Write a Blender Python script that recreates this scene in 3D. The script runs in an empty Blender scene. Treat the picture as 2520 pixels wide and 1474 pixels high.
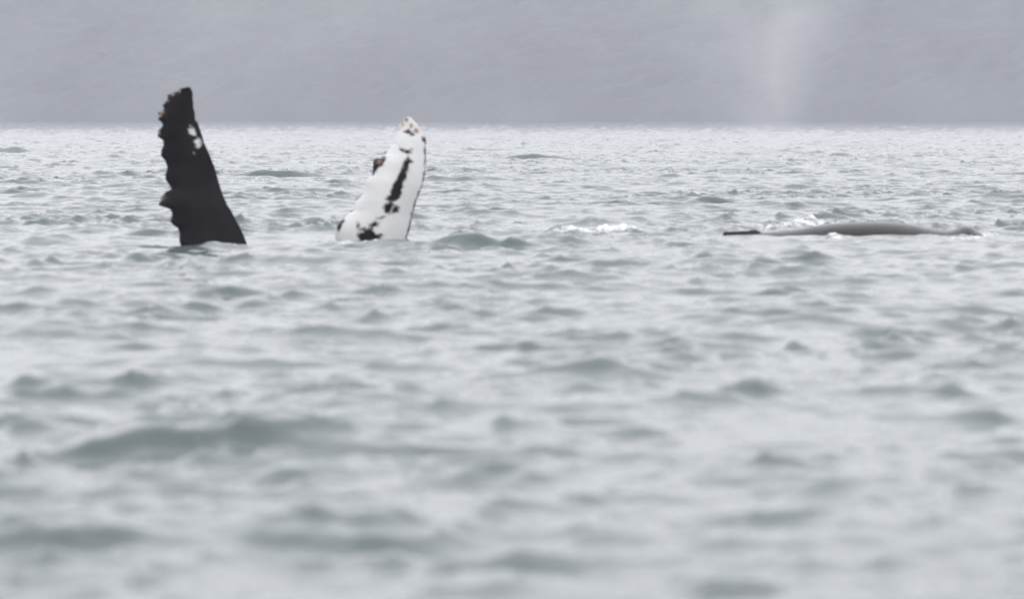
import bpy, bmesh, math, random
import numpy as np
from mathutils import Vector

R = math.radians
sc = bpy.context.scene
col = sc.collection
random.seed(4)

# ------------------------------------------------------------------ camera
CAM_H = 2.4            # eye height above mean sea level, standing on a boat
F_PX = 10000.0         # focal length for a 2520 px wide frame
HORIZ = 285.0          # row of the true horizon in a 2520 x 1474 frame
cam_d = bpy.data.cameras.new('camera')
cam = bpy.data.objects.new('camera', cam_d)
col.objects.link(cam)
cam_d.sensor_width = 36.0
cam_d.lens = 36.0 * F_PX / 2520.0
cam.location = (0, 0, CAM_H)
cam.rotation_euler = (R(90) - math.atan((737 - HORIZ) / F_PX), 0, 0)
cam_d.clip_start = 0.5
cam_d.clip_end = 12000
cam_d.dof.use_dof = True
cam_d.dof.focus_distance = 185.0
cam_d.dof.aperture_fstop = (cam_d.lens / 1000.0) / 0.088
sc.camera = cam

# ------------------------------------------------------------------ sky
SUN_EL, SUN_AZ = R(58), R(150)
world = bpy.data.worlds.new('World')
sc.world = world
world.use_nodes = True
nt = world.node_tree
nt.nodes.clear()
out = nt.nodes.new('ShaderNodeOutputWorld')
bg = nt.nodes.new('ShaderNodeBackground')
bg.inputs['Strength'].default_value = 0.1
sky = nt.nodes.new('ShaderNodeTexSky')
sky.sky_type = 'NISHITA'
sky.sun_disc = False
sky.sun_elevation = SUN_EL
sky.sun_rotation = SUN_AZ
sky.air_density = 1.0
sky.dust_density = 6.0
hs = nt.nodes.new('ShaderNodeHueSaturation')
hs.inputs['Saturation'].default_value = 0.25
nt.links.new(sky.outputs[0], hs.inputs['Color'])
# closed cloud cover: brighter towards the zenith, (1 + 2 sin e) / 3
tc = nt.nodes.new('ShaderNodeTexCoord')
sx = nt.nodes.new('ShaderNodeSeparateXYZ')
nt.links.new(tc.outputs['Generated'], sx.inputs[0])
mr = nt.nodes.new('ShaderNodeMapRange')
mr.inputs['From Min'].default_value = 0.0
mr.inputs['From Max'].default_value = 1.0
mr.inputs['To Min'].default_value = 0.82
mr.inputs['To Max'].default_value = 1.0
nt.links.new(sx.outputs['Z'], mr.inputs['Value'])
nz = nt.nodes.new('ShaderNodeTexNoise')
nz.inputs['Scale'].default_value = 2.2
nz.inputs['Detail'].default_value = 4
nt.links.new(tc.outputs['Generated'], nz.inputs['Vector'])
mrn = nt.nodes.new('ShaderNodeMapRange')
mrn.inputs['From Min'].default_value = 0.3
mrn.inputs['From Max'].default_value = 0.7
mrn.inputs['To Min'].default_value = 0.88
mrn.inputs['To Max'].default_value = 1.12
nt.links.new(nz.outputs['Fac'], mrn.inputs['Value'])
mul = nt.nodes.new('ShaderNodeMath'); mul.operation = 'MULTIPLY'
nt.links.new(mr.outputs[0], mul.inputs[0]); nt.links.new(mrn.outputs[0], mul.inputs[1])
cl = nt.nodes.new('ShaderNodeVectorMath'); cl.operation = 'SCALE'
cl.inputs[0].default_value = (24.3, 24.05, 25.0)
nt.links.new(mul.outputs[0], cl.inputs['Scale'])
mix = nt.nodes.new('ShaderNodeMix'); mix.data_type = 'RGBA'
mix.inputs['Factor'].default_value = 0.9
nt.links.new(hs.outputs[0], mix.inputs['A'])
nt.links.new(cl.outputs[0], mix.inputs['B'])
nt.links.new(mix.outputs['Result'], bg.inputs['Color'])
nt.links.new(bg.outputs[0], out.inputs['Surface'])

sun_d = bpy.data.lights.new('sun', 'SUN')
sun_d.energy = 0.6
sun_d.angle = R(40)
sun_d.color = (1.0, 0.98, 0.95)
sun = bpy.data.objects.new('sun', sun_d)
col.objects.link(sun)
sun.rotation_euler = (R(90) - SUN_EL, 0, -SUN_AZ + R(180))
sun.location = (0, -20, 60)

sc.view_settings.view_transform = 'Standard'
sc.view_settings.look = 'None'
sc.view_settings.exposure = 0.0
sc.view_settings.gamma = 1.0
sc.view_settings.use_curve_mapping = False
sc.cycles.use_denoising = True
sc.cycles.volume_bounces = 2
sc.cycles.max_bounces = 8
sc.cycles.sample_clamp_indirect = 6.0

# ------------------------------------------------------------------ helpers
def tag(o, label=None, cat=None, group=None, kind=None):
    for k, v in (('label', label), ('category', cat), ('group', group), ('kind', kind)):
        if v:
            o[k] = v
    return o

def link(name, me, mat, parent=None):
    o = bpy.data.objects.new(name, me)
    if mat is not None:
        me.materials.append(mat)
    col.objects.link(o)
    o.parent = parent
    return o

def ground_at(u, v):
    """mean-sea-level point seen at (u, v) of a 2520 px wide frame"""
    d = CAM_H / ((v - HORIZ) / F_PX)
    return np.array([(u - 1260.0) / F_PX * d, d])

def new_mat(name):
    m = bpy.data.materials.new(name)
    m.use_nodes = True
    t = m.node_tree
    t.nodes.clear()
    o = t.nodes.new('ShaderNodeOutputMaterial')
    return m, t, o

def N(t, kind, **kw):
    n = t.nodes.new(kind)
    for k, v in kw.items():
        if k in n.inputs:
            n.inputs[k].default_value = v
        else:
            setattr(n, k, v)
    return n

def maprange(t, src, a, b, c, d, smooth=False):
    n = t.nodes.new('ShaderNodeMapRange')
    if smooth:
        n.interpolation_type = 'SMOOTHSTEP'
    for k, v in zip(('From Min', 'From Max', 'To Min', 'To Max'), (a, b, c, d)):
        n.inputs[k].default_value = v
    t.links.new(src, n.inputs['Value'])
    return n.outputs[0]

def math2(t, op, a, b):
    n = t.nodes.new('ShaderNodeMath'); n.operation = op
    for i, s in enumerate((a, b)):
        if isinstance(s, (int, float)):
            n.inputs[i].default_value = s
        else:
            t.links.new(s, n.inputs[i])
    return n.outputs[0]

def mixc(t, f, a, b):
    n = t.nodes.new('ShaderNodeMix'); n.data_type = 'RGBA'
    for k, s in (('Factor', f), ('A', a), ('B', b)):
        if isinstance(s, (int, float, tuple)):
            n.inputs[k].default_value = s if not isinstance(s, tuple) else (*s, 1.0)
        else:
            t.links.new(s, n.inputs[k])
    return n.outputs['Result']

# ------------------------------------------------------------------ materials
def mat_water():
    m, t, o = new_mat('sea_water')
    co = N(t, 'ShaderNodeTexCoord').outputs['Object']
    # fine wind ripples
    mp = N(t, 'ShaderNodeMapping'); mp.inputs['Scale'].default_value = (1.0, 1.6, 1.0)
    t.links.new(co, mp.inputs['Vector'])
    n1 = N(t, 'ShaderNodeTexNoise', Scale=2.6, Detail=5.0, Roughness=0.62)
    t.links.new(mp.outputs[0], n1.inputs['Vector'])
    n2 = N(t, 'ShaderNodeTexNoise', Scale=0.22, Detail=2.0)     # gusts: where ripples are stronger
    t.links.new(co, n2.inputs['Vector'])
    gust = maprange(t, n2.outputs['Fac'], 0.35, 0.65, 0.35, 1.0)
    h = math2(t, 'MULTIPLY', n1.outputs['Fac'], gust)
    n5 = N(t, 'ShaderNodeTexNoise', Scale=0.42, Detail=3.0, Roughness=0.6)
    t.links.new(mp.outputs[0], n5.inputs['Vector'])
    h = math2(t, 'ADD', h, math2(t, 'MULTIPLY', n5.outputs['Fac'], 2.0))
    bp = N(t, 'ShaderNodeBump', Strength=1.0, Distance=0.028)
    t.links.new(h, bp.inputs['Height'])
    # foam
    at = N(t, 'ShaderNodeAttribute'); at.attribute_name = 'foam'
    n3 = N(t, 'ShaderNodeTexNoise', Scale=7.0, Detail=7.0, Roughness=0.68)
    t.links.new(co, n3.inputs['Vector'])
    fo = math2(t, 'ADD', at.outputs['Fac'], maprange(t, n3.outputs['Fac'], 0.25, 0.75, -0.55, 0.35))
    foam = maprange(t, fo, 0.10, 0.85, 0.0, 0.86, True)
    # murky green body with slow variation
    n4 = N(t, 'ShaderNodeTexNoise', Scale=0.05, Detail=3.0)
    t.links.new(co, n4.inputs['Vector'])
    body = mixc(t, maprange(t, n4.outputs['Fac'], 0.3, 0.7, 0, 1), (0.062, 0.082, 0.082), (0.080, 0.102, 0.100))
    colr = mixc(t, foam, body, (0.80, 0.81, 0.82))
    p = N(t, 'ShaderNodeBsdfPrincipled', IOR=1.34)
    t.links.new(colr, p.inputs['Base Color'])
    t.links.new(maprange(t, foam, 0, 1, 0.06, 0.75), p.inputs['Roughness'])
    t.links.new(bp.outputs[0], p.inputs['Normal'])
    t.links.new(p.outputs[0], o.inputs['Surface'])
    return m

def mat_skin(name, wet=False):
    """whale hide; 'pale' attribute is a signed distance (m) to the pale patches, 'barn' a crusty tint"""
    m, t, o = new_mat(name)
    co = N(t, 'ShaderNodeTexCoord').outputs['Object']
    a = N(t, 'ShaderNodeAttribute'); a.attribute_name = 'pale'
    r = N(t, 'ShaderNodeAttribute'); r.attribute_name = 'crust'
    n1 = N(t, 'ShaderNodeTexNoise', Scale=9.0, Detail=6.0, Roughness=0.65)
    t.links.new(co, n1.inputs['Vector'])
    s = math2(t, 'ADD', a.outputs['Fac'], maprange(t, n1.outputs['Fac'], 0.25, 0.75, -0.042, 0.042))
    f = maprange(t, s, -0.032, 0.032, 0, 1, True)
    n2 = N(t, 'ShaderNodeTexNoise', Scale=1.6, Detail=5.0, Roughness=0.6)
    t.links.new(co, n2.inputs['Vector'])
    dark = mixc(t, maprange(t, n2.outputs['Fac'], 0.35, 0.7, 0, 1), (0.003, 0.0028, 0.004), (0.010, 0.009, 0.0105))
    pale = mixc(t, maprange(t, n2.outputs['Fac'], 0.3, 0.75, 0, 1), (0.57, 0.57, 0.57), (0.47, 0.475, 0.475))
    # small scratches and specks in the pale hide
    n3 = N(t, 'ShaderNodeTexNoise', Scale=14.0, Detail=3.0, Roughness=0.6)
    mp = N(t, 'ShaderNodeMapping'); mp.inputs['Scale'].default_value = (1.0, 1.0, 0.5)
    mp.inputs['Rotation'].default_value = (0, 0.5, 0)
    t.links.new(co, mp.inputs['Vector']); t.links.new(mp.outputs[0], n3.inputs['Vector'])
    pale = mixc(t, maprange(t, n3.outputs['Fac'], 0.66, 0.76, 0, 0.55, True), pale, (0.16, 0.15, 0.15))
    c = mixc(t, f, dark, pale)
    n4 = N(t, 'ShaderNodeTexNoise', Scale=22.0, Detail=3.0)
    t.links.new(co, n4.inputs['Vector'])
    crustc = mixc(t, maprange(t, n4.outputs['Fac'], 0.4, 0.6, 0, 1), (0.20, 0.075, 0.055), (0.42, 0.34, 0.29))
    c = mixc(t, math2(t, 'MULTIPLY', r.outputs['Fac'], maprange(t, n4.outputs['Fac'], 0.36, 0.5, 0.0, 1.0)), c, crustc)
    p = N(t, 'ShaderNodeBsdfPrincipled', IOR=1.4)
    p.inputs['Specular IOR Level'].default_value = 0.07
    t.links.new(c, p.inputs['Base Color'])
    t.links.new(maprange(t, n1.outputs['Fac'], 0.3, 0.7, 0.34, 0.52), p.inputs['Roughness'])
    if wet:                                   # a film of running water over the back
        p.inputs['Coat Weight'].default_value = 0.55
        p.inputs['Coat Roughness'].default_value = 0.10
        p.inputs['Coat IOR'].default_value = 1.33
        p.inputs['Specular IOR Level'].default_value = 0.05
    bp = N(t, 'ShaderNodeBump', Strength=0.5, Distance=0.004 if wet else 0.012)
    t.links.new(n1.outputs['Fac'], bp.inputs['Height'])
    t.links.new(bp.outputs[0], p.inputs['Normal'])
    t.links.new(p.outputs[0], o.inputs['Surface'])
    return m

def mat_simple(name, c1, c2, scale, rough, stretch=(1, 1, 1)):
    m, t, o = new_mat(name)
    co = N(t, 'ShaderNodeTexCoord').outputs['Object']
    n1 = N(t, 'ShaderNodeTexNoise', Scale=scale, Detail=5.0, Roughness=0.6)
    mp = N(t, 'ShaderNodeMapping'); mp.inputs['Scale'].default_value = stretch
    t.links.new(co, mp.inputs['Vector']); t.links.new(mp.outputs[0], n1.inputs['Vector'])
    p = N(t, 'ShaderNodeBsdfPrincipled', Roughness=rough)
    t.links.new(mixc(t, maprange(t, n1.outputs['Fac'], 0.35, 0.65, 0, 1), c1, c2), p.inputs['Base Color'])
    t.links.new(p.outputs[0], o.inputs['Surface'])
    return m

def mat_mist(name, density, scale, lo, hi, w, hgt, skew):
    """drifting spray: a soft-edged column broken up by noise, in the object's own space"""
    m, t, o = new_mat(name)
    tcn = N(t, 'ShaderNodeTexCoord')
    sx = N(t, 'ShaderNodeSeparateXYZ'); t.links.new(tcn.outputs['Object'], sx.inputs[0])
    n1 = N(t, 'ShaderNodeTexNoise', Scale=scale, Detail=4.0, Roughness=0.55, Distortion=0.5)
    t.links.new(tcn.outputs['Object'], n1.inputs['Vector'])
    tz = math2(t, 'DIVIDE', sx.outputs['Z'], hgt)
    dx = math2(t, 'SUBTRACT', sx.outputs['X'], math2(t, 'MULTIPLY', tz, skew))
    dy = math2(t, 'DIVIDE', sx.outputs['Y'], 0.6)
    rr = math2(t, 'SQRT', math2(t, 'ADD', math2(t, 'MULTIPLY', dx, dx), math2(t, 'MULTIPLY', dy, dy)), 0.0)
    rad = math2(t, 'MULTIPLY', math2(t, 'ADD', math2(t, 'MULTIPLY', tz, 0.62), 0.30), w / 2)
    e = maprange(t, math2(t, 'DIVIDE', rr, rad), 0.05, 0.95, 1, 0, True)
    e = math2(t, 'MULTIPLY', e, maprange(t, tz, 0.25, 0.97, 1, 0, True))
    d = math2(t, 'MULTIPLY', e, maprange(t, n1.outputs['Fac'], lo, hi, 0, density))
    v = N(t, 'ShaderNodeVolumePrincipled')
    v.inputs['Color'].default_value = (0.95, 0.95, 0.96, 1)
    v.inputs['Anisotropy'].default_value = 0.2
    t.links.new(d, v.inputs['Density'])
    t.links.new(v.outputs[0], o.inputs['Volume'])
    return m

M_WATER = mat_water()
M_SKIN = mat_skin('whale_hide')
M_WET = mat_skin('wet_whale_hide', True)
M_BARN = mat_simple('barnacle_shell', (0.17, 0.07, 0.05), (0.42, 0.35, 0.30), 30.0, 0.8)
M_HILL = mat_simple('hill_forest', (0.055, 0.058, 0.062), (0.125, 0.132, 0.118), 0.007, 0.95, (1.0, 0.12, 1.0))

# ------------------------------------------------------------------ sea
def fft_sea(L, n, lam_max, lam_min, sigma, power, seed, wind, spread, chop, skew):
    """one tile of a random wind sea: returns dx, dy, h arrays of n x n"""
    rng = np.random.default_rng(seed)
    k1 = np.fft.fftfreq(n, d=L / n) * 2 * np.pi
    kx, ky = np.meshgrid(k1, k1)
    k = np.hypot(kx, ky); k[0, 0] = 1e-6
    th = np.arctan2(ky, kx) - wind
    S = k ** (-power) * np.maximum(np.abs(np.cos(th)), 0.0) ** spread
    S *= np.where(np.cos(th) < 0, 0.25, 1.0)
    kl, kh = 2 * np.pi / lam_max, 2 * np.pi / lam_min
    S *= np.exp(-(kl / k) ** 2) * np.exp(-(k / kh) ** 4)
    S[0, 0] = 0
    a = np.sqrt(S) * (rng.normal(size=k.shape) + 1j * rng.normal(size=k.shape))
    h = np.fft.ifft2(a)
    s = sigma / h.real.std()
    hr = h.real / h.real.std()
    hr = np.exp(skew * hr); hr = (hr - hr.mean()) / hr.std()      # peaked crests, flat troughs
    dx = np.fft.ifft2(-1j * kx / k * a).real * s * chop
    dy = np.fft.ifft2(-1j * ky / k * a).real * s * chop
    return [np.ascontiguousarray(q, dtype=np.float32) for q in (-dx, -dy, hr * sigma)]

def sample(tile, L, x, y):
    n = tile[0].shape[0]
    fx = (x / L * n) % n; fy = (y / L * n) % n
    ix = np.floor(fx).astype(np.int32) % n; iy = np.floor(fy).astype(np.int32) % n
    jx = (ix + 1) % n; jy = (iy + 1) % n
    wx = (fx - np.floor(fx)).astype(np.float32); wy = (fy - np.floor(fy)).astype(np.float32)
    res = []
    for T in tile:
        res.append((T[iy, ix] * (1 - wx) + T[iy, jx] * wx) * (1 - wy) + (T[jy, ix] * (1 - wx) + T[jy, jx] * wx) * wy)
    return res

# single waves that stand out: u, v of the face centre, face width and height in the 2520 px frame, slant
WAVES = [(540, 1112, 660, 86, .06), (940, 1116, 680, 50, .0), (1090, 616, 110, 40, .05), (1152, 612, 170, 66, .03), (1205, 619, 110, 44, -.05), (190, 1345, 420, 38, .10), (720, 1272, 120, 40, 0),
         (1215, 1290, 110, 34, 0), (980, 1388, 100, 28, 0), (1280, 1400, 280, 56, .1), (1830, 1452, 230, 44, 0),
         (2100, 772, 210, 40, .1), (680, 435, 300, 27, -.03), (1760, 502, 200, 28, -.1), (2370, 530, 190, 22, 0),
         (2410, 1030, 220, 48, -.1), (1590, 1068, 170, 28, 0), (340, 645, 80, 34, 0), (1420, 710, 90, 22, 0), (420, 1000, 220, 34, -.15),
         (1860, 965, 130, 34, 0), (2340, 972, 130, 26, -.1), (1170, 945, 110, 22, 0), (2200, 855, 60, 26, 0),
         (2350, 665, 160, 34, 0), (400, 705, 110, 30, 0), (1900, 725, 120, 24, 0), (30, 1140, 110, 50, 0),
         (2070, 385, 70, 16, 0), (1340, 392, 190, 20, -.05), (1500, 418, 120, 14, 0), (60, 375, 160, 20, 0), (1750, 1330, 300, 36, 0)]
# foam: u, v of its foot, half width and height in px, amount
FOAM = [(1385, 575, 74, 12, .86), (1505, 571, 80, 13, .76), (1450, 577, 95, 7, .74), (1975, 557, 120, 11, .66), (1880, 566, 80, 8, .58),
        (2385, 588, 56, 9, .68), (2440, 580, 46, 9, .6), (690, 430, 140, 8, .56), (800, 446, 70, 8, .50), (640, 446, 60, 8, .52),
        (2480, 306, 24, 4, .8), (2060, 590, 26, 8, .62), (870, 597, 90, 6, .60), (520, 610, 80, 7, .60), (400, 436, 22, 6, .5)]

WHALE_A = ground_at(520, 600)       # where the dark flipper cuts the water
WHALE_B = ground_at(915, 588)       # where the white flipper cuts the water
WHALE_2 = ground_at(2110, 582)      # middle of the second whale's back

def make_sea():
    # polar sheet round the camera: fine columns ahead, wide ones behind; coarse, near rows carry half the columns
    step = R(0.040)
    half = [0.0]
    while half[-1] < R(8.6):
        half.append(half[-1] + step)
    s = step
    while half[-1] < R(180):
        s *= 1.055
        half.append(half[-1] + s)
    half = np.array(half[:-1])
    half *= R(180) * (1 - 0.5 / len(half)) / half[-1] if False else 1.0
    ang = np.concatenate([-half[:0:-1], half])
    if len(ang) % 2:
        ang = ang[:-1]
    nf = len(ang)
    rows = [0.6]
    while rows[-1] < 14: rows.append(rows[-1] * 1.12)
    while rows[-1] < 58: rows.append(rows[-1] + 0.095)
    n_near = len(rows)
    while rows[-1] < 125: rows.append(rows[-1] + 0.115)
    s = 0.115
    while rows[-1] < 420:
        s *= 1.0018; rows.append(rows[-1] + s)
    while rows[-1] < 1300:
        s *= 1.006; rows.append(rows[-1] + s)
    while rows[-1] < 3150:
        s *= 1.03; rows.append(rows[-1] + s)
    rows = np.array(rows)
    a2 = ang[::2]; n2 = len(a2)
    rn, rf = rows[:n_near], rows[n_near:]
    A1, R1 = np.meshgrid(a2, rn); A2, R2 = np.meshgrid(ang, rf)
    A = np.concatenate([A1.ravel(), A2.ravel()]); D = np.concatenate([R1.ravel(), R2.ravel()])
    x = D * np.sin(A); y = D * np.cos(A)
    L1, L2 = 131.7, 23.9
    big = fft_sea(L1, 1024, 4.4, 0.6, 0.043, 3.3, 11, R(-74), 3.0, 0.9, 0.15)
    sml = fft_sea(L2, 512, 1.2, 0.24, 0.0200, 3.3, 5, R(-78) , 2.0, 0.9, 0.28)
    c, q = math.cos(0.4), math.sin(0.4)
    dx, dy, h = sample(big, L1, x, y)
    ex, ey, eh = sample(sml, L2, x * c + y * q, -x * q + y * c)
    gust = np.clip(0.95 + sample(big, L1, x * .16 + 40, y * .10 + 9)[2] / 0.043 * 0.36, .45, 1.6)    # patches of stronger ripple
    ex, ey, eh = ex * gust, ey * gust, eh * gust
    dx = dx + ex * c - ey * q; dy = dy + ex * q + ey * c
    h = h + eh
    # the bulk of the animals damps the chop round them
    damp = 1 - 0.30 * np.exp(-(np.hypot(x, y) / 40.0) ** 4)      # calmer water in the lee of the boat
    for (P, rx, ry, am) in ((WHALE_A, 1.6, 2.6, .7), (WHALE_B, 1.6, 2.6, .7), (WHALE_2, 3.6, 2.6, .60), (WHALE_2 + [0, -4], 3.4, 3.0, .4), (ground_at(1450, 562), 1.8, 3.2, .85), (ground_at(1960, 558), 1.2, 2.0, .6)):
        g = np.exp(-(((x - P[0]) / rx) ** 2 + ((y - P[1]) / ry) ** 2))
        damp *= 1 - am * g
    dx *= damp; dy *= damp; h *= damp
    rough1 = sample(big, L1, x * .9 + 11, y * .9 + 7)[2] * 1.6
    rough2 = sample(big, L1, x * .7 + 31, y * .7 - 7)[2] * 3.0
    for (u, v, w, hh, sl) in WAVES:
        P = ground_at(u, v); px = P[1] / F_PX
        W = w * px * 0.55; H = hh * px * (0.68 if v > 900 else 0.5)
        lx = x - P[0]; ly = y - P[1] - sl * lx * 3
        ly = ly + 0.35 * H * np.sin(lx / W * 5.1 + u)
        ly = ly + (1.5 if w > 400 else 4.5) * rough1 * H; lx = lx + rough2 * W * 0.8
        e = np.exp(-(np.abs(lx) / W) ** 2.0)
        f = np.where(ly < 0, np.exp(-(ly / (0.95 * H)) ** 2), np.exp(-(ly / (3.6 * H)) ** 2))
        tr = np.exp(-((ly + 3.2 * H) / (1.6 * H)) ** 2)
        h += (H * f * np.clip(1 + 1.6 * rough2, .4, 1.5) - 0.22 * H * tr) * e
    for (u, v, off, w, am) in ((1850, 585, -1.0, .9, .085), (2040, 585, -.7, .5, .04), (2400, 585, -1.0, .6, .04)):
        P = ground_at(u, v)
        h += am * np.exp(-((x - P[0]) / w) ** 2 - ((y - P[1] - off) / .8) ** 2)
    foam = np.zeros_like(h); ridge = np.zeros_like(h)
    for (u, v, hw, fh, am) in FOAM:
        P = ground_at(u, v); px = P[1] / F_PX
        dep = max(0.6, 4.5 * fh * px)
        qx = (x - P[0]) / (hw * px) + rough2 * .4; qy = (y - P[1] + rough1 * .8) / dep
        g = am * np.exp(-(qx ** 2 + qy ** 2) ** 1.2)
        foam = np.maximum(foam, g)
        ridge = np.maximum(ridge, 0.8 * fh * px * g)
    # froth stands a little proud and is lumpy
    lump = sample(sml, L2, x * 2.3 + 3, y * 2.3 + 5)[2] * 2.2
    h += ridge * np.clip(1 + lump * 9, .4, 1.7) + foam * lump * .6
    X = x + dx; Y = y + dy
    co = np.stack([X, Y, h], 1).astype(np.float32)
    quads = []
    def grid(base, nr, nc):
        i = np.arange(nr - 1)[:, None] * nc; j = np.arange(nc)[None, :]; j2 = (j + 1) % nc
        return np.stack([base + i + j, base + i + nc + j, base + i + nc + j2, base + i + j2], -1)[..., ::-1].reshape(-1, 4)
    q1 = grid(0, len(rn), n2)
    b = len(rn) * n2
    q2 = grid(b, len(rf), nf)
    ro = (len(rn) - 1) * n2
    j = np.arange(n2); j2 = (j + 1) % n2
    pent = np.stack([ro + j, ro + j2, b + (2 * j + 2) % nf, b + 2 * j + 1, b + 2 * j], 1)
    inner = np.arange(n2)
    loops = np.concatenate([q1.ravel(), q2.ravel(), pent.ravel(), inner])
    tot = np.concatenate([np.full(len(q1) + len(q2), 4), np.full(n2, 5), [n2]])
    start = np.concatenate([[0], np.cumsum(tot)[:-1]])
    me = bpy.data.meshes.new('sea')
    me.vertices.add(len(co)); me.vertices.foreach_set('co', co.ravel())
    me.loops.add(len(loops)); me.loops.foreach_set('vertex_index', loops.astype(np.int32))
    me.polygons.add(len(tot)); me.polygons.foreach_set('loop_start', start.astype(np.int32))
    me.polygons.foreach_set('use_smooth', np.ones(len(tot), dtype=bool))
    at = me.attributes.new('foam', 'FLOAT', 'POINT')
    at.data.foreach_set('value', foam.astype(np.float32))
    me.update(calc_edges=True)
    me.validate()
    o = link('sea', me, M_WATER)
    tag(o, 'choppy grey green sea under an overcast sky', 'sea', kind='structure')
    print('sea quads', len(q1) + len(q2), 'cols', nf, 'rows', len(rows))
make_sea()

# ------------------------------------------------------------------ hills across the water
def make_hills():
    rng = np.random.default_rng(3)
    nx, ny = 520, 60
    a = np.linspace(R(-40), R(40), nx); r = np.linspace(2300, 3050, ny)
    A, D = np.meshgrid(a, r)
    x = D * np.sin(A); y = D * np.cos(A)
    s = (D - 2300) / 750
    h = np.zeros_like(x)
    for lam, am in ((900, .35), (420, .25), (190, .14), (90, .07)):
        for _ in range(4):
            t = rng.uniform(0, 2 * np.pi); p = rng.uniform(0, 6.28)
            h += am / 2 * np.sin((x * math.cos(t) + y * math.sin(t)) * 6.283 / lam + p)
    z = -6 + np.clip(s, 0, 1) ** 0.75 * (132 + 22 * h) + s * (1 - s) * 30 * h
    z += np.where(s > 0.02, rng.uniform(-2.5, 2.5, x.shape) * np.minimum(1, s * 8), 0)      # treetops
    z = np.minimum(z, 158)
    co = np.stack([x.ravel(), y.ravel(), z.ravel()], 1)
    f = [(j * nx + i, j * nx + i + 1, (j + 1) * nx + i + 1, (j + 1) * nx + i) for j in range(ny - 1) for i in range(nx - 1)]
    me = bpy.data.meshes.new('hills'); me.from_pydata(co.tolist(), [], f); me.update()
    o = link('hills', me, M_HILL)
    tag(o, 'wooded coastal hillside lost in grey mist', 'hills', kind='structure')
make_hills()

# ------------------------------------------------------------------ whales
def loft(rings, cap=True):
    """closed tube from rings (each m x 3)"""
    n, m = len(rings), len(rings[0])
    v = [tuple(p) for r in rings for p in r]
    f = [(i * m + j, i * m + (j + 1) % m, (i + 1) * m + (j + 1) % m, (i + 1) * m + j) for i in range(n - 1) for j in range(m)]
    if cap:
        f.append(tuple(range(m))[::-1]); f.append(tuple((n - 1) * m + j for j in range(m)))
    me = bpy.data.meshes.new('loft'); me.from_pydata(v, [], f)
    bm = bmesh.new(); bm.from_mesh(me); bmesh.ops.recalc_face_normals(bm, faces=bm.faces); bm.to_mesh(me); bm.free()
    return me

def union(name, meshes):
    obs = []
    for m in meshes:
        o = bpy.data.objects.new('tmp', m); col.objects.link(o); obs.append(o)
    for o in obs[1:]:
        md = obs[0].modifiers.new('u', 'BOOLEAN'); md.operation = 'UNION'; md.solver = 'EXACT'; md.object = o
    dg = bpy.context.evaluated_depsgraph_get()
    me = bpy.data.meshes.new_from_object(obs[0].evaluated_get(dg))
    for o in obs:
        bpy.data.objects.remove(o)
    me.name = name
    me.polygons.foreach_set('use_smooth', np.ones(len(me.polygons), dtype=bool))
    return me

def crop_pts(pts, ox, oy, sc_):
    """points read in an enlarged view -> 2520 px frame"""
    p = np.array(pts, float)
    return (p / sc_ + [ox, oy]) * (2520 / 3805)

BL = crop_pts([(410,88),(400,90),(365,100),(345,122),(320,130),(300,145),(275,150),(262,185),(240,215),(220,240),(225,265),(205,285),(187,300),(196,325),(185,350),(206,380),(208,405),(190,435),(183,490),(212,520),(218,560),(208,600),(208,645),(235,690),(250,740),(242,800),(245,840),(266,885),(274,915),(245,935),(215,985),(205,1045),(245,1065),(275,1080),(290,1120),(292,1175),(315,1210),(340,1230),(355,1270),(360,1330),(385,1420),(400,1480)], 500, 280, 2.168)
BR = crop_pts([(425,88),(442,98),(455,120),(462,150),(458,180),(465,215),(465,260),(478,300),(478,350),(500,380),(515,425),(535,480),(550,540),(580,600),(605,660),(630,720),(650,780),(668,850),(685,900),(705,960),(740,1040),(775,1090),(800,1140),(835,1200),(870,1270),(910,1365),(960,1480)], 500, 280, 2.168)
WL = crop_pts([(925,93),(904,104),(892,122),(902,145),(868,160),(852,185),(862,235),(832,270),(815,310),(800,350),(795,390),(765,410),(735,450),(715,490),(702,528),(655,522),(610,530),(587,562),(580,620),(576,690),(560,715),(530,740),(505,780),(495,840),(470,910),(440,950),(405,990),(385,1030),(370,1090),(335,1112),(298,1145),(255,1178),(215,1218),(193,1262),(182,1310),(185,1360),(198,1420),(215,1480)], 1180, 400, 2.834)
WR = crop_pts([(965,93),(992,116),(1022,148),(1056,188),(1082,222),(1098,260),(1130,300),(1140,350),(1138,450),(1140,560),(1132,680),(1115,780),(1085,870),(1050,950),(1020,1050),(1000,1120),(985,1200),(965,1290),(940,1370),(920,1430),(905,1480)], 1180, 400, 2.834)
SCARS = [crop_pts(p, 500, 280, 2.168) for p in (
    [(424,432),(450,420),(482,428),(492,470),(490,492),(472,492),(440,470)],
    [(466,512),(500,502),(526,508),(533,560),(506,592),(470,576)], [(436,392),(454,392),(454,410),(436,410)], [(462,620),(478,620),(478,635),(462,635)])]
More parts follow.
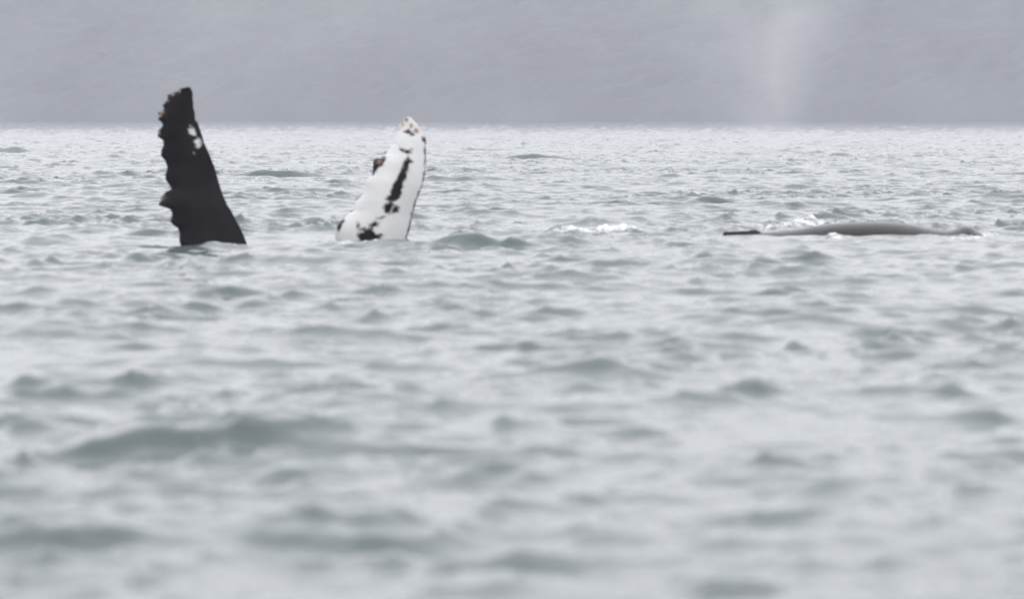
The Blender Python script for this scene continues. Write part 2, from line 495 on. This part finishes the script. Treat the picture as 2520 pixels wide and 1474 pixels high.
BLOTS = [crop_pts(p, 1180, 400, 2.834) for p in (
    [(955,510),(968,545),(1020,556),(960,592),(940,650),(937,720),(892,790),(887,900),(850,955),(790,982),(772,1010),(777,1085),(740,1118),(705,1090),(693,1045),(740,985),(715,962),(760,910),(790,830),(840,740),(890,650),(910,580)],
    [(798,1000),(815,1030),(860,1050),(852,1092),(822,1118),(800,1080)],
    [(430,1350),(490,1300),(545,1250),(568,1212),(655,1200),(645,1225),(580,1250),(578,1300),(620,1340),(690,1310),(690,1340),(600,1420),(450,1420)],
    [(705,515),(695,585),(640,622),(600,660),(580,700),(550,690),(550,510)],
    [(203,1292),(213,1240),(248,1190),(276,1188),(262,1232),(226,1292)], [(420,1205),(440,1210),(470,1270),(440,1300),(425,1250)],
    [(630,1160),(690,1135),(700,1145),(640,1180)], [(868,430),(960,460),(985,430),(990,470),(950,480),(870,445)], [(905,250),(960,230),(1010,280),(960,275)],
    [(1105,310),(1140,310),(1142,355),(1115,340)])]

def poly_sd(px, pz, poly):
    """signed distance, positive inside"""
    n = len(poly); d = np.full(px.shape, 1e9); ins = np.zeros(px.shape, bool)
    for i in range(n):
        ax, az = poly[i]; bx, bz = poly[(i + 1) % n]
        ex, ez = bx - ax, bz - az; wx, wz = px - ax, pz - az
        tt = np.clip((wx * ex + wz * ez) / (ex * ex + ez * ez + 1e-9), 0, 1)
        d = np.minimum(d, np.hypot(wx - ex * tt, wz - ez * tt))
        c = ((az > pz) != (bz > pz)) & (px < (bx - ax) * (pz - az) / (bz - az + 1e-12) + ax)
        ins ^= c
    return np.where(ins, d, -d)

def to_world(p, d):
    """2520-frame points on an upright plane at distance d -> (x, z)"""
    p = np.asarray(p, float)
    return np.stack([(p[..., 0] - 1260) / F_PX * d, CAM_H - (p[..., 1] - HORIZ) / F_PX * d], -1)

def flipper(Lp, Rp, d, lean, bow, root, knob=1.2, nlev=190, m=44):
    """foil lofted between a knobbly leading edge and a thin trailing edge; returns mesh and the Y of its mid surface"""
    Lw, Rw = to_world(Lp, d), to_world(Rp, d)
    ztop = max(Lw[0, 1], Rw[0, 1]); zbot = min(Lw[-1, 1], Rw[-1, 1])
    zs = ztop - (ztop - zbot) * np.linspace(0.0, 1, nlev)
    def edge(W):
        o = np.argsort(W[:, 1]); return np.interp(zs, W[o, 1], W[o, 0])
    xl, xr = edge(Lw), edge(Rw)
    def smooth(q, w=31):
        kq = np.hanning(w + 2)[1:-1]; kq /= kq.sum()
        return np.convolve(np.pad(q, w // 2, mode='edge'), kq, 'valid')
    xls = smooth(xl); xl = xls + knob * (xl - xls); cs = np.maximum(smooth(xr) - xls, 0.05)
    rings = []
    a = np.linspace(0, math.pi, m // 2 + 1)
    rng = np.random.default_rng(int(d * 10))
    for i, z in enumerate(zs):
        c = max(xr[i] - xl[i], 0.02)
        tq = (1 - np.cos(a)) / 2
        dl, dr = c * tq, c * (1 - tq)
        thick = np.sqrt(1 - np.exp(-dl / 0.10)) * (1 - np.exp(-dr / 0.35))
        T = 0.085 * min(cs[i], 1.15) + 0.02
        T *= min(1.0, 0.35 + 4 * i / nlev)
        hgt = z - zbot
        ym = d + lean * (z / ztop) + bow * math.sin(math.pi * min(1, max(0, z / ztop)))
        xs = xl[i] + c * tq
        cam_ = 0.10 * cs[i] * np.sin(math.pi * np.clip((xs - xls[i]) / cs[i], 0, 1))
        front = np.stack([xs, ym - cam_ - T * thick - 0.003, np.full_like(xs, z)], 1)
        back = np.stack([xs, ym - cam_ + T * thick + 0.003, np.full_like(xs, z)], 1)[::-1][1:-1]
        rings.append(np.concatenate([front, back]))
    # below the surface it narrows and turns in to the shoulder
    last = rings[-1]; c0 = last.mean(0); root = np.array(root)
    for q in np.linspace(0.12, 1, 10):
        ctr = c0 * (1 - q) + root * q + np.array([0, 0, -0.25 * math.sin(math.pi * q)])
        k = 1 - 0.25 * q
        dl = (last - c0) * k
        dl[:, 1] *= 1 + 1.6 * q
        rings.append(ctr + dl)
    return loft(rings)

def whale_body(head, tail_dir, L, Rad, zc, belly_up, seg=60, m=48):
    """closed body from snout to flukes along tail_dir (unit xy)"""
    t = np.array([tail_dir[0], tail_dir[1], 0.0]); side = np.array([-t[1], t[0], 0.0]); up = np.array([0, 0, 1.0])
    rings = []
    for s in np.linspace(0.004, 1, seg):
        w = np.interp(s, [0, .03, .1, .2, .33, .5, .65, .8, .9, .95, .98, 1], [.12, .35, .66, .86, 1, .9, .66, .36, .2, .16, .14, .06])
        hh = np.interp(s, [0, .03, .1, .2, .33, .5, .65, .8, .9, .95, .98, 1], [.10, .26, .52, .80, 1, .92, .72, .46, .28, .12, .07, .03])
        fl = math.exp(-((s - .965) / .022) ** 2) * 1.25            # flukes
        ww = w + fl
        an = np.linspace(0, 2 * math.pi, m, endpoint=False)
        ctr = np.array([head[0], head[1], zc]) + t * (s * L)
        rings.append(ctr + Rad * (np.cos(an)[:, None] * side * ww + np.sin(an)[:, None] * up * hh * .95))
    return loft(rings)

barn_me = None
def barnacle_mesh():
    bm = bmesh.new(); k = 8
    prof = [(0.045, -0.01), (0.040, 0.012), (0.022, 0.034), (0.015, 0.030), (0.010, 0.012)]
    rr = []
    for r, z in prof:
        rr.append([bm.verts.new((r * math.cos(6.283 * i / k) * (1 + .1 * (i % 2)), r * math.sin(6.283 * i / k) * (1 + .1 * (i % 2)), z)) for i in range(k)])
    for a, b in zip(rr, rr[1:]):
        for i in range(k):
            bm.faces.new((a[i], a[(i + 1) % k], b[(i + 1) % k], b[i]))
    bm.faces.new(rr[-1]); bm.faces.new(rr[0][::-1])
    me = bpy.data.meshes.new('barnacle'); bm.to_mesh(me); bm.free()
    me.materials.append(M_BARN)
    return me

def barnacles(parent, spots, d):
    global barn_me
    if barn_me is None:
        barn_me = barnacle_mesh()
    for (u, v, s, dy, nx, nz) in spots:
        w = to_world((u, v), d)
        loc = Vector((w[0], d + dy, w[1]))
        b = bpy.data.objects.new('barnacle', barn_me); col.objects.link(b)
        b.parent = parent
        b.location = loc - parent.location
        nrm = Vector((nx, -0.8, nz)).normalized()
        b.rotation_mode = 'QUATERNION'; b.rotation_quaternion = nrm.to_track_quat('Z', 'Y')
        b.scale = (s * .62, s * .62, s * .62)

def make_rolling_whale():
    dA, dB = float(WHALE_A[1]), float(WHALE_B[1])
    mid = (WHALE_A + WHALE_B) / 2
    sep = WHALE_B - WHALE_A; su = sep / np.linalg.norm(sep)
    head_dir = np.array([-su[1], su[0]])
    Lw = 12.5
    head = mid + head_dir * (0.30 * Lw)
    zc = -2.15
    body = whale_body(head, -head_dir, Lw, 1.45, zc, True)
    ra = np.array([*(mid - su * 1.0), zc + .1]); rb = np.array([*(mid + su * 1.0), zc + .1])
    fa = flipper(BL, BR, dA, 0.35, 0.12, ra, 1.7)
    fb = flipper(WL, WR, dB, 0.55, -0.10, rb)
    me = union('humpback_whale', [body, fa, fb])
    n = len(me.vertices); co = np.empty(n * 3); me.vertices.foreach_get('co', co); co = co.reshape(-1, 3)
    no = np.empty(n * 3); me.vertices.foreach_get('normal', no); no = no.reshape(-1, 3)
    pale = np.full(n, -0.2); crust = np.zeros(n)
    xs, zs = co[:, 0], co[:, 2]
    isA = (np.abs(co[:, 1] - dA) < 1.0) & (zs > -1.0) & (xs < (WHALE_A[0] + WHALE_B[0]) / 2)
    isB = (np.abs(co[:, 1] - dB) < 1.2) & (zs > -1.0) & (xs > (WHALE_A[0] + WHALE_B[0]) / 2)
    pa = np.full(n, -0.2)
    for p in SCARS:
        pa = np.maximum(pa, poly_sd(xs, zs, to_world(p, dA)))
    pale[isA] = np.where(no[isA, 1] < 0, pa[isA] - 0.018, -0.2)
    pb = np.full(n, 0.2)
    for p in BLOTS:
        pb = np.minimum(pb, -poly_sd(xs, zs, to_world(p, dB)) - .012)
    o = np.argsort(WR[:, 1]); wr = to_world(WR, dB); oo = np.argsort(wr[:, 1])
    rim = np.interp(zs, wr[oo, 1], wr[oo, 0]) - xs
    pb = np.where(zs < 2.05, np.minimum(pb, rim - 0.026), pb)
    pale[isB] = np.clip(np.where(no[isB, 1] < 0.35, pb[isB], -0.2), -.2, .2)
    body_under = zs < -1.0
    pale[body_under] = np.where(no[body_under, 2] > 0.4, 0.03, -0.2)
    # crusty growth along the knuckles and the tips
    def near(w, r, amt, d):
        q = to_world(np.array(w), d)
        return amt * np.exp(-((xs - q[0]) ** 2 + (zs - q[1]) ** 2) / r ** 2)
    for p, r, amt in (((205, 300), .05, 1.), ((190, 450), .04, .7), ((225, 985), .07, .35), ((330, 118), .06, .6), ((280, 150), .05, .5), ((255, 195), .05, .45)):
        w = crop_pts([p], 500, 280, 2.168)[0]
        crust = np.maximum(crust, np.where(isA, .6 * near(w, r, amt, dA), 0))
    for p, r, amt in (((925, 120), .06, .95), ((985, 190), .07, .95), ((1040, 235), .07, 1.), ((640, 560), .06, .6), ((900, 175), .04, .5)):
        w = crop_pts([p], 1180, 400, 2.834)[0]
        crust = np.maximum(crust, np.where(isB, near(w, r, amt, dB), 0))
    for nm, arr in (('pale', pale), ('crust', crust)):
        at = me.attributes.new(nm, 'FLOAT', 'POINT'); at.data.foreach_set('value', arr.astype(np.float32))
    base = Vector((mid[0], mid[1], 0.0))
    me.transform(__import__('mathutils').Matrix.Translation(-base))
    ob = link('humpback_whale', me, M_SKIN)
    ob.location = base
    tag(ob, 'whale rolled on its back, one black and one white flipper raised from the sea', 'whale')
    rng = random.Random(8)
    sp = []
    for (u, v, k, s) in ((205, 305, 5, 1.1), (192, 455, 4, .8), (300, 148, 4, .8), (345, 122, 3, .8), (215, 1000, 3, .9), (270, 918, 1, .9), (258, 195, 3, .7)):
        for _ in range(k):
            p = crop_pts([(u + rng.uniform(-8, 12), v + rng.uniform(-22, 22))], 500, 280, 2.168)[0]
            zz = to_world(p, dA)[1] / 3.0
            sp.append((p[0], p[1], s * rng.uniform(.6, 1.1), .35 * zz + .12 * math.sin(math.pi * min(1, zz)) - .055, -0.8, .2))
    barnacles(ob, sp, dA)
    sp = []
    for (u, v, k, s) in ((925, 125, 3, .8), (985, 190, 4, .7), (1040, 235, 5, .8), (880, 175, 2, .8)):
        for _ in range(k):
            p = crop_pts([(u + rng.uniform(-14, 14), v + rng.uniform(-16, 16))], 1180, 400, 2.834)[0]
            zz = to_world(p, dB)[1] / 2.4
            sp.append((p[0], p[1], s * rng.uniform(.6, 1.1), .55 * zz - .10 * math.sin(math.pi * min(1, zz)) - .085, 0, .3))
    barnacles(ob, sp, dB)
    return ob
make_rolling_whale()

def make_surfacing_whale():
    d = float(WHALE_2[1]); k = 0.2839 * d / F_PX
    # upper outline of the back, read in an enlarged view (x, y); waterline at y = 232
    prof = [(-2000,820),(-1200,600),(-400,330),(60,245),(440,216),(560,208),(640,200),(760,187),(900,162),(1050,140),(1200,129),(1350,123),(1500,123),(1650,131),(1800,152),(1900,176),(2000,198),(2080,205),(2150,194),(2200,170),(2250,158),(2300,168),(2350,200),(2420,250),(2700,420),(3100,800)]
    pr = np.array(prof, float)
    u0 = 2640 * .6623
    X = (u0 + pr[:, 0] * .2839 - 1260) / F_PX * d
    Z = (248 - pr[:, 1]) * k
    xs = np.concatenate([np.linspace(X[0], X[4], 20)[:-1], np.linspace(X[4], X[-3], 150)[:-1], np.linspace(X[-3], X[-1], 14)])
    zt = np.interp(xs, X, Z)
    ker = np.hanning(7); ker /= ker.sum()
    zt = np.concatenate([zt[:3], np.convolve(zt, ker, 'valid'), zt[-3:]])
    rings = []
    m = 64
    an = np.linspace(0, 2 * math.pi, m, endpoint=False)
    L = xs[-1] - xs[0]
    for x, z in zip(xs, zt):
        s = (x - xs[0]) / L
        w = np.interp(s, [0, .1, .3, .5, .68, .8, .92, 1], [.10, .3, .75, 1.15, 1.25, 1.1, .7, .15])
        hh = np.interp(s, [0, .1, .3, .5, .68, .8, .92, 1], [.10, .35, .8, 1.15, 1.2, 1.0, .6, .1])
        y = d + 0.55 + 0.10 * (x - WHALE_2[0]) + w * np.cos(an)
        zz = z - hh + hh * np.sign(np.sin(an)) * np.abs(np.sin(an)) ** 0.9
        rings.append(np.stack([np.full(m, x), y, zz], 1))
    body = loft(rings)
    # low dorsal fin with a blunt hooked end
    fp = [(105,260),(118,197),(138,188),(175,192),(215,187),(255,190),(290,184),(330,186),(365,177),(400,174),(420,182),(445,194),(500,208),(560,250)]
    fp = np.array(fp, float)
    fx = (u0 + fp[:, 0] * .2839 - 1260) / F_PX * d; fz = (232 - fp[:, 1]) * k
    rr = []
    for x, z in zip(np.linspace(fx[0], fx[-1], 60), np.interp(np.linspace(fx[0], fx[-1], 60), fx, fz)):
        yc = d + 0.55 + 0.10 * (x - WHALE_2[0])
        a2 = np.linspace(0, math.pi, 9)
        top = np.stack([np.full(9, x), yc + .05 * np.cos(a2), z - .04 + .04 * np.sin(a2)], 1)
        bot = np.array([[x, yc - .14, -.5], [x, yc + .14, -.5]])
        rr.append(np.concatenate([top, bot]))
    fin = loft(rr)
    me = union('humpback_whale', [body, fin])
    n = len(me.vertices); co = np.empty(n * 3); me.vertices.foreach_get('co', co); co = co.reshape(-1, 3)
    crust = np.zeros(n)
    for nm, arr in (('pale', np.full(n, -.2)), ('crust', crust)):
        at = me.attributes.new(nm, 'FLOAT', 'POINT'); at.data.foreach_set('value', arr.astype(np.float32))
    base = Vector((WHALE_2[0], WHALE_2[1], 0))
    me.transform(__import__('mathutils').Matrix.Translation(-base))
    ob = link('humpback_whale', me, M_WET)
    ob.location = base
    tag(ob, 'whale swimming low with only its smooth grey back and low fin above water', 'whale')
make_surfacing_whale()

# ------------------------------------------------------------------ spray
def mist_column(name, u, dist, z0, w, hgt, skew, mat, label):
    bm = bmesh.new()
    ring = []
    nseg, k = 14, 20
    for i in range(nseg + 1):
        t = i / nseg
        r = w / 2 * (0.30 + 0.62 * t)
        ring.append([bm.verts.new((skew * t + r * math.cos(6.283 * j / k), 0.6 * r * math.sin(6.283 * j / k), hgt * t)) for j in range(k)])
    for a, b in zip(ring, ring[1:]):
        for j in range(k):
            bm.faces.new((a[j], a[(j + 1) % k], b[(j + 1) % k], b[j]))
    bm.faces.new(ring[0][::-1]); bm.faces.new(ring[-1])
    me = bpy.data.meshes.new(name); bm.to_mesh(me); bm.free()
    o = link(name, me, mat)
    o.location = ((u - 1260) / F_PX * dist, dist, z0)
    tag(o, label, 'spray', kind='stuff')
    return o
mist_column('whale_blow', 1870, 300, -0.6, 27.0, 21.0, 2.2, mat_mist('blow_mist', 0.135, 0.13, 0.36, 0.70, 27.0, 21.0, 2.2), 'tall pale column of whale breath drifting above the far sea')
mist_column('sea_spray', 521, 330, -0.3, 1.7, 1.5, 0.3, mat_mist('spray_mist', 1.6, 1.6, 0.3, 0.7, 1.7, 1.5, 0.3), 'small white puff of spray behind the black flipper')

mist_column('splash_mist', 1450, 82.6, 0.02, 1.9, 0.34, 0.1, mat_mist('splash_mist', 1.4, 3.0, 0.35, 0.75, 1.9, 0.34, 0.1), 'thin spray over the white foam between the two whales')
mist_column('splash_mist', 2395, 80.6, 0.02, 0.9, 0.24, 0.1, mat_mist('wash_mist', 1.4, 4.0, 0.35, 0.75, 0.9, 0.24, 0.1), 'thin spray at the foaming end of the low grey back')

# ------------------------------------------------------------------ haze
def make_haze():
    bm = bmesh.new()
    bmesh.ops.create_cube(bm, size=1.0)
    me = bpy.data.meshes.new('haze'); bm.to_mesh(me); bm.free()
    m, t, o = new_mat('haze_air')
    v = N(t, 'ShaderNodeVolumePrincipled')
    v.inputs['Color'].default_value = (0.47, 0.485, 0.54, 1)
    v.inputs['Density'].default_value = 0.00040
    v.inputs['Anisotropy'].default_value = 0.1
    t.links.new(v.outputs[0], o.inputs['Volume'])
    ob = link('haze', me, m)
    ob.scale = (6600, 6600, 166)
    ob.location = (0, 0, 166 / 2 - 5.5)
    tag(ob, 'grey sea mist hanging between the boat and the hills', 'haze', kind='stuff')
make_haze()
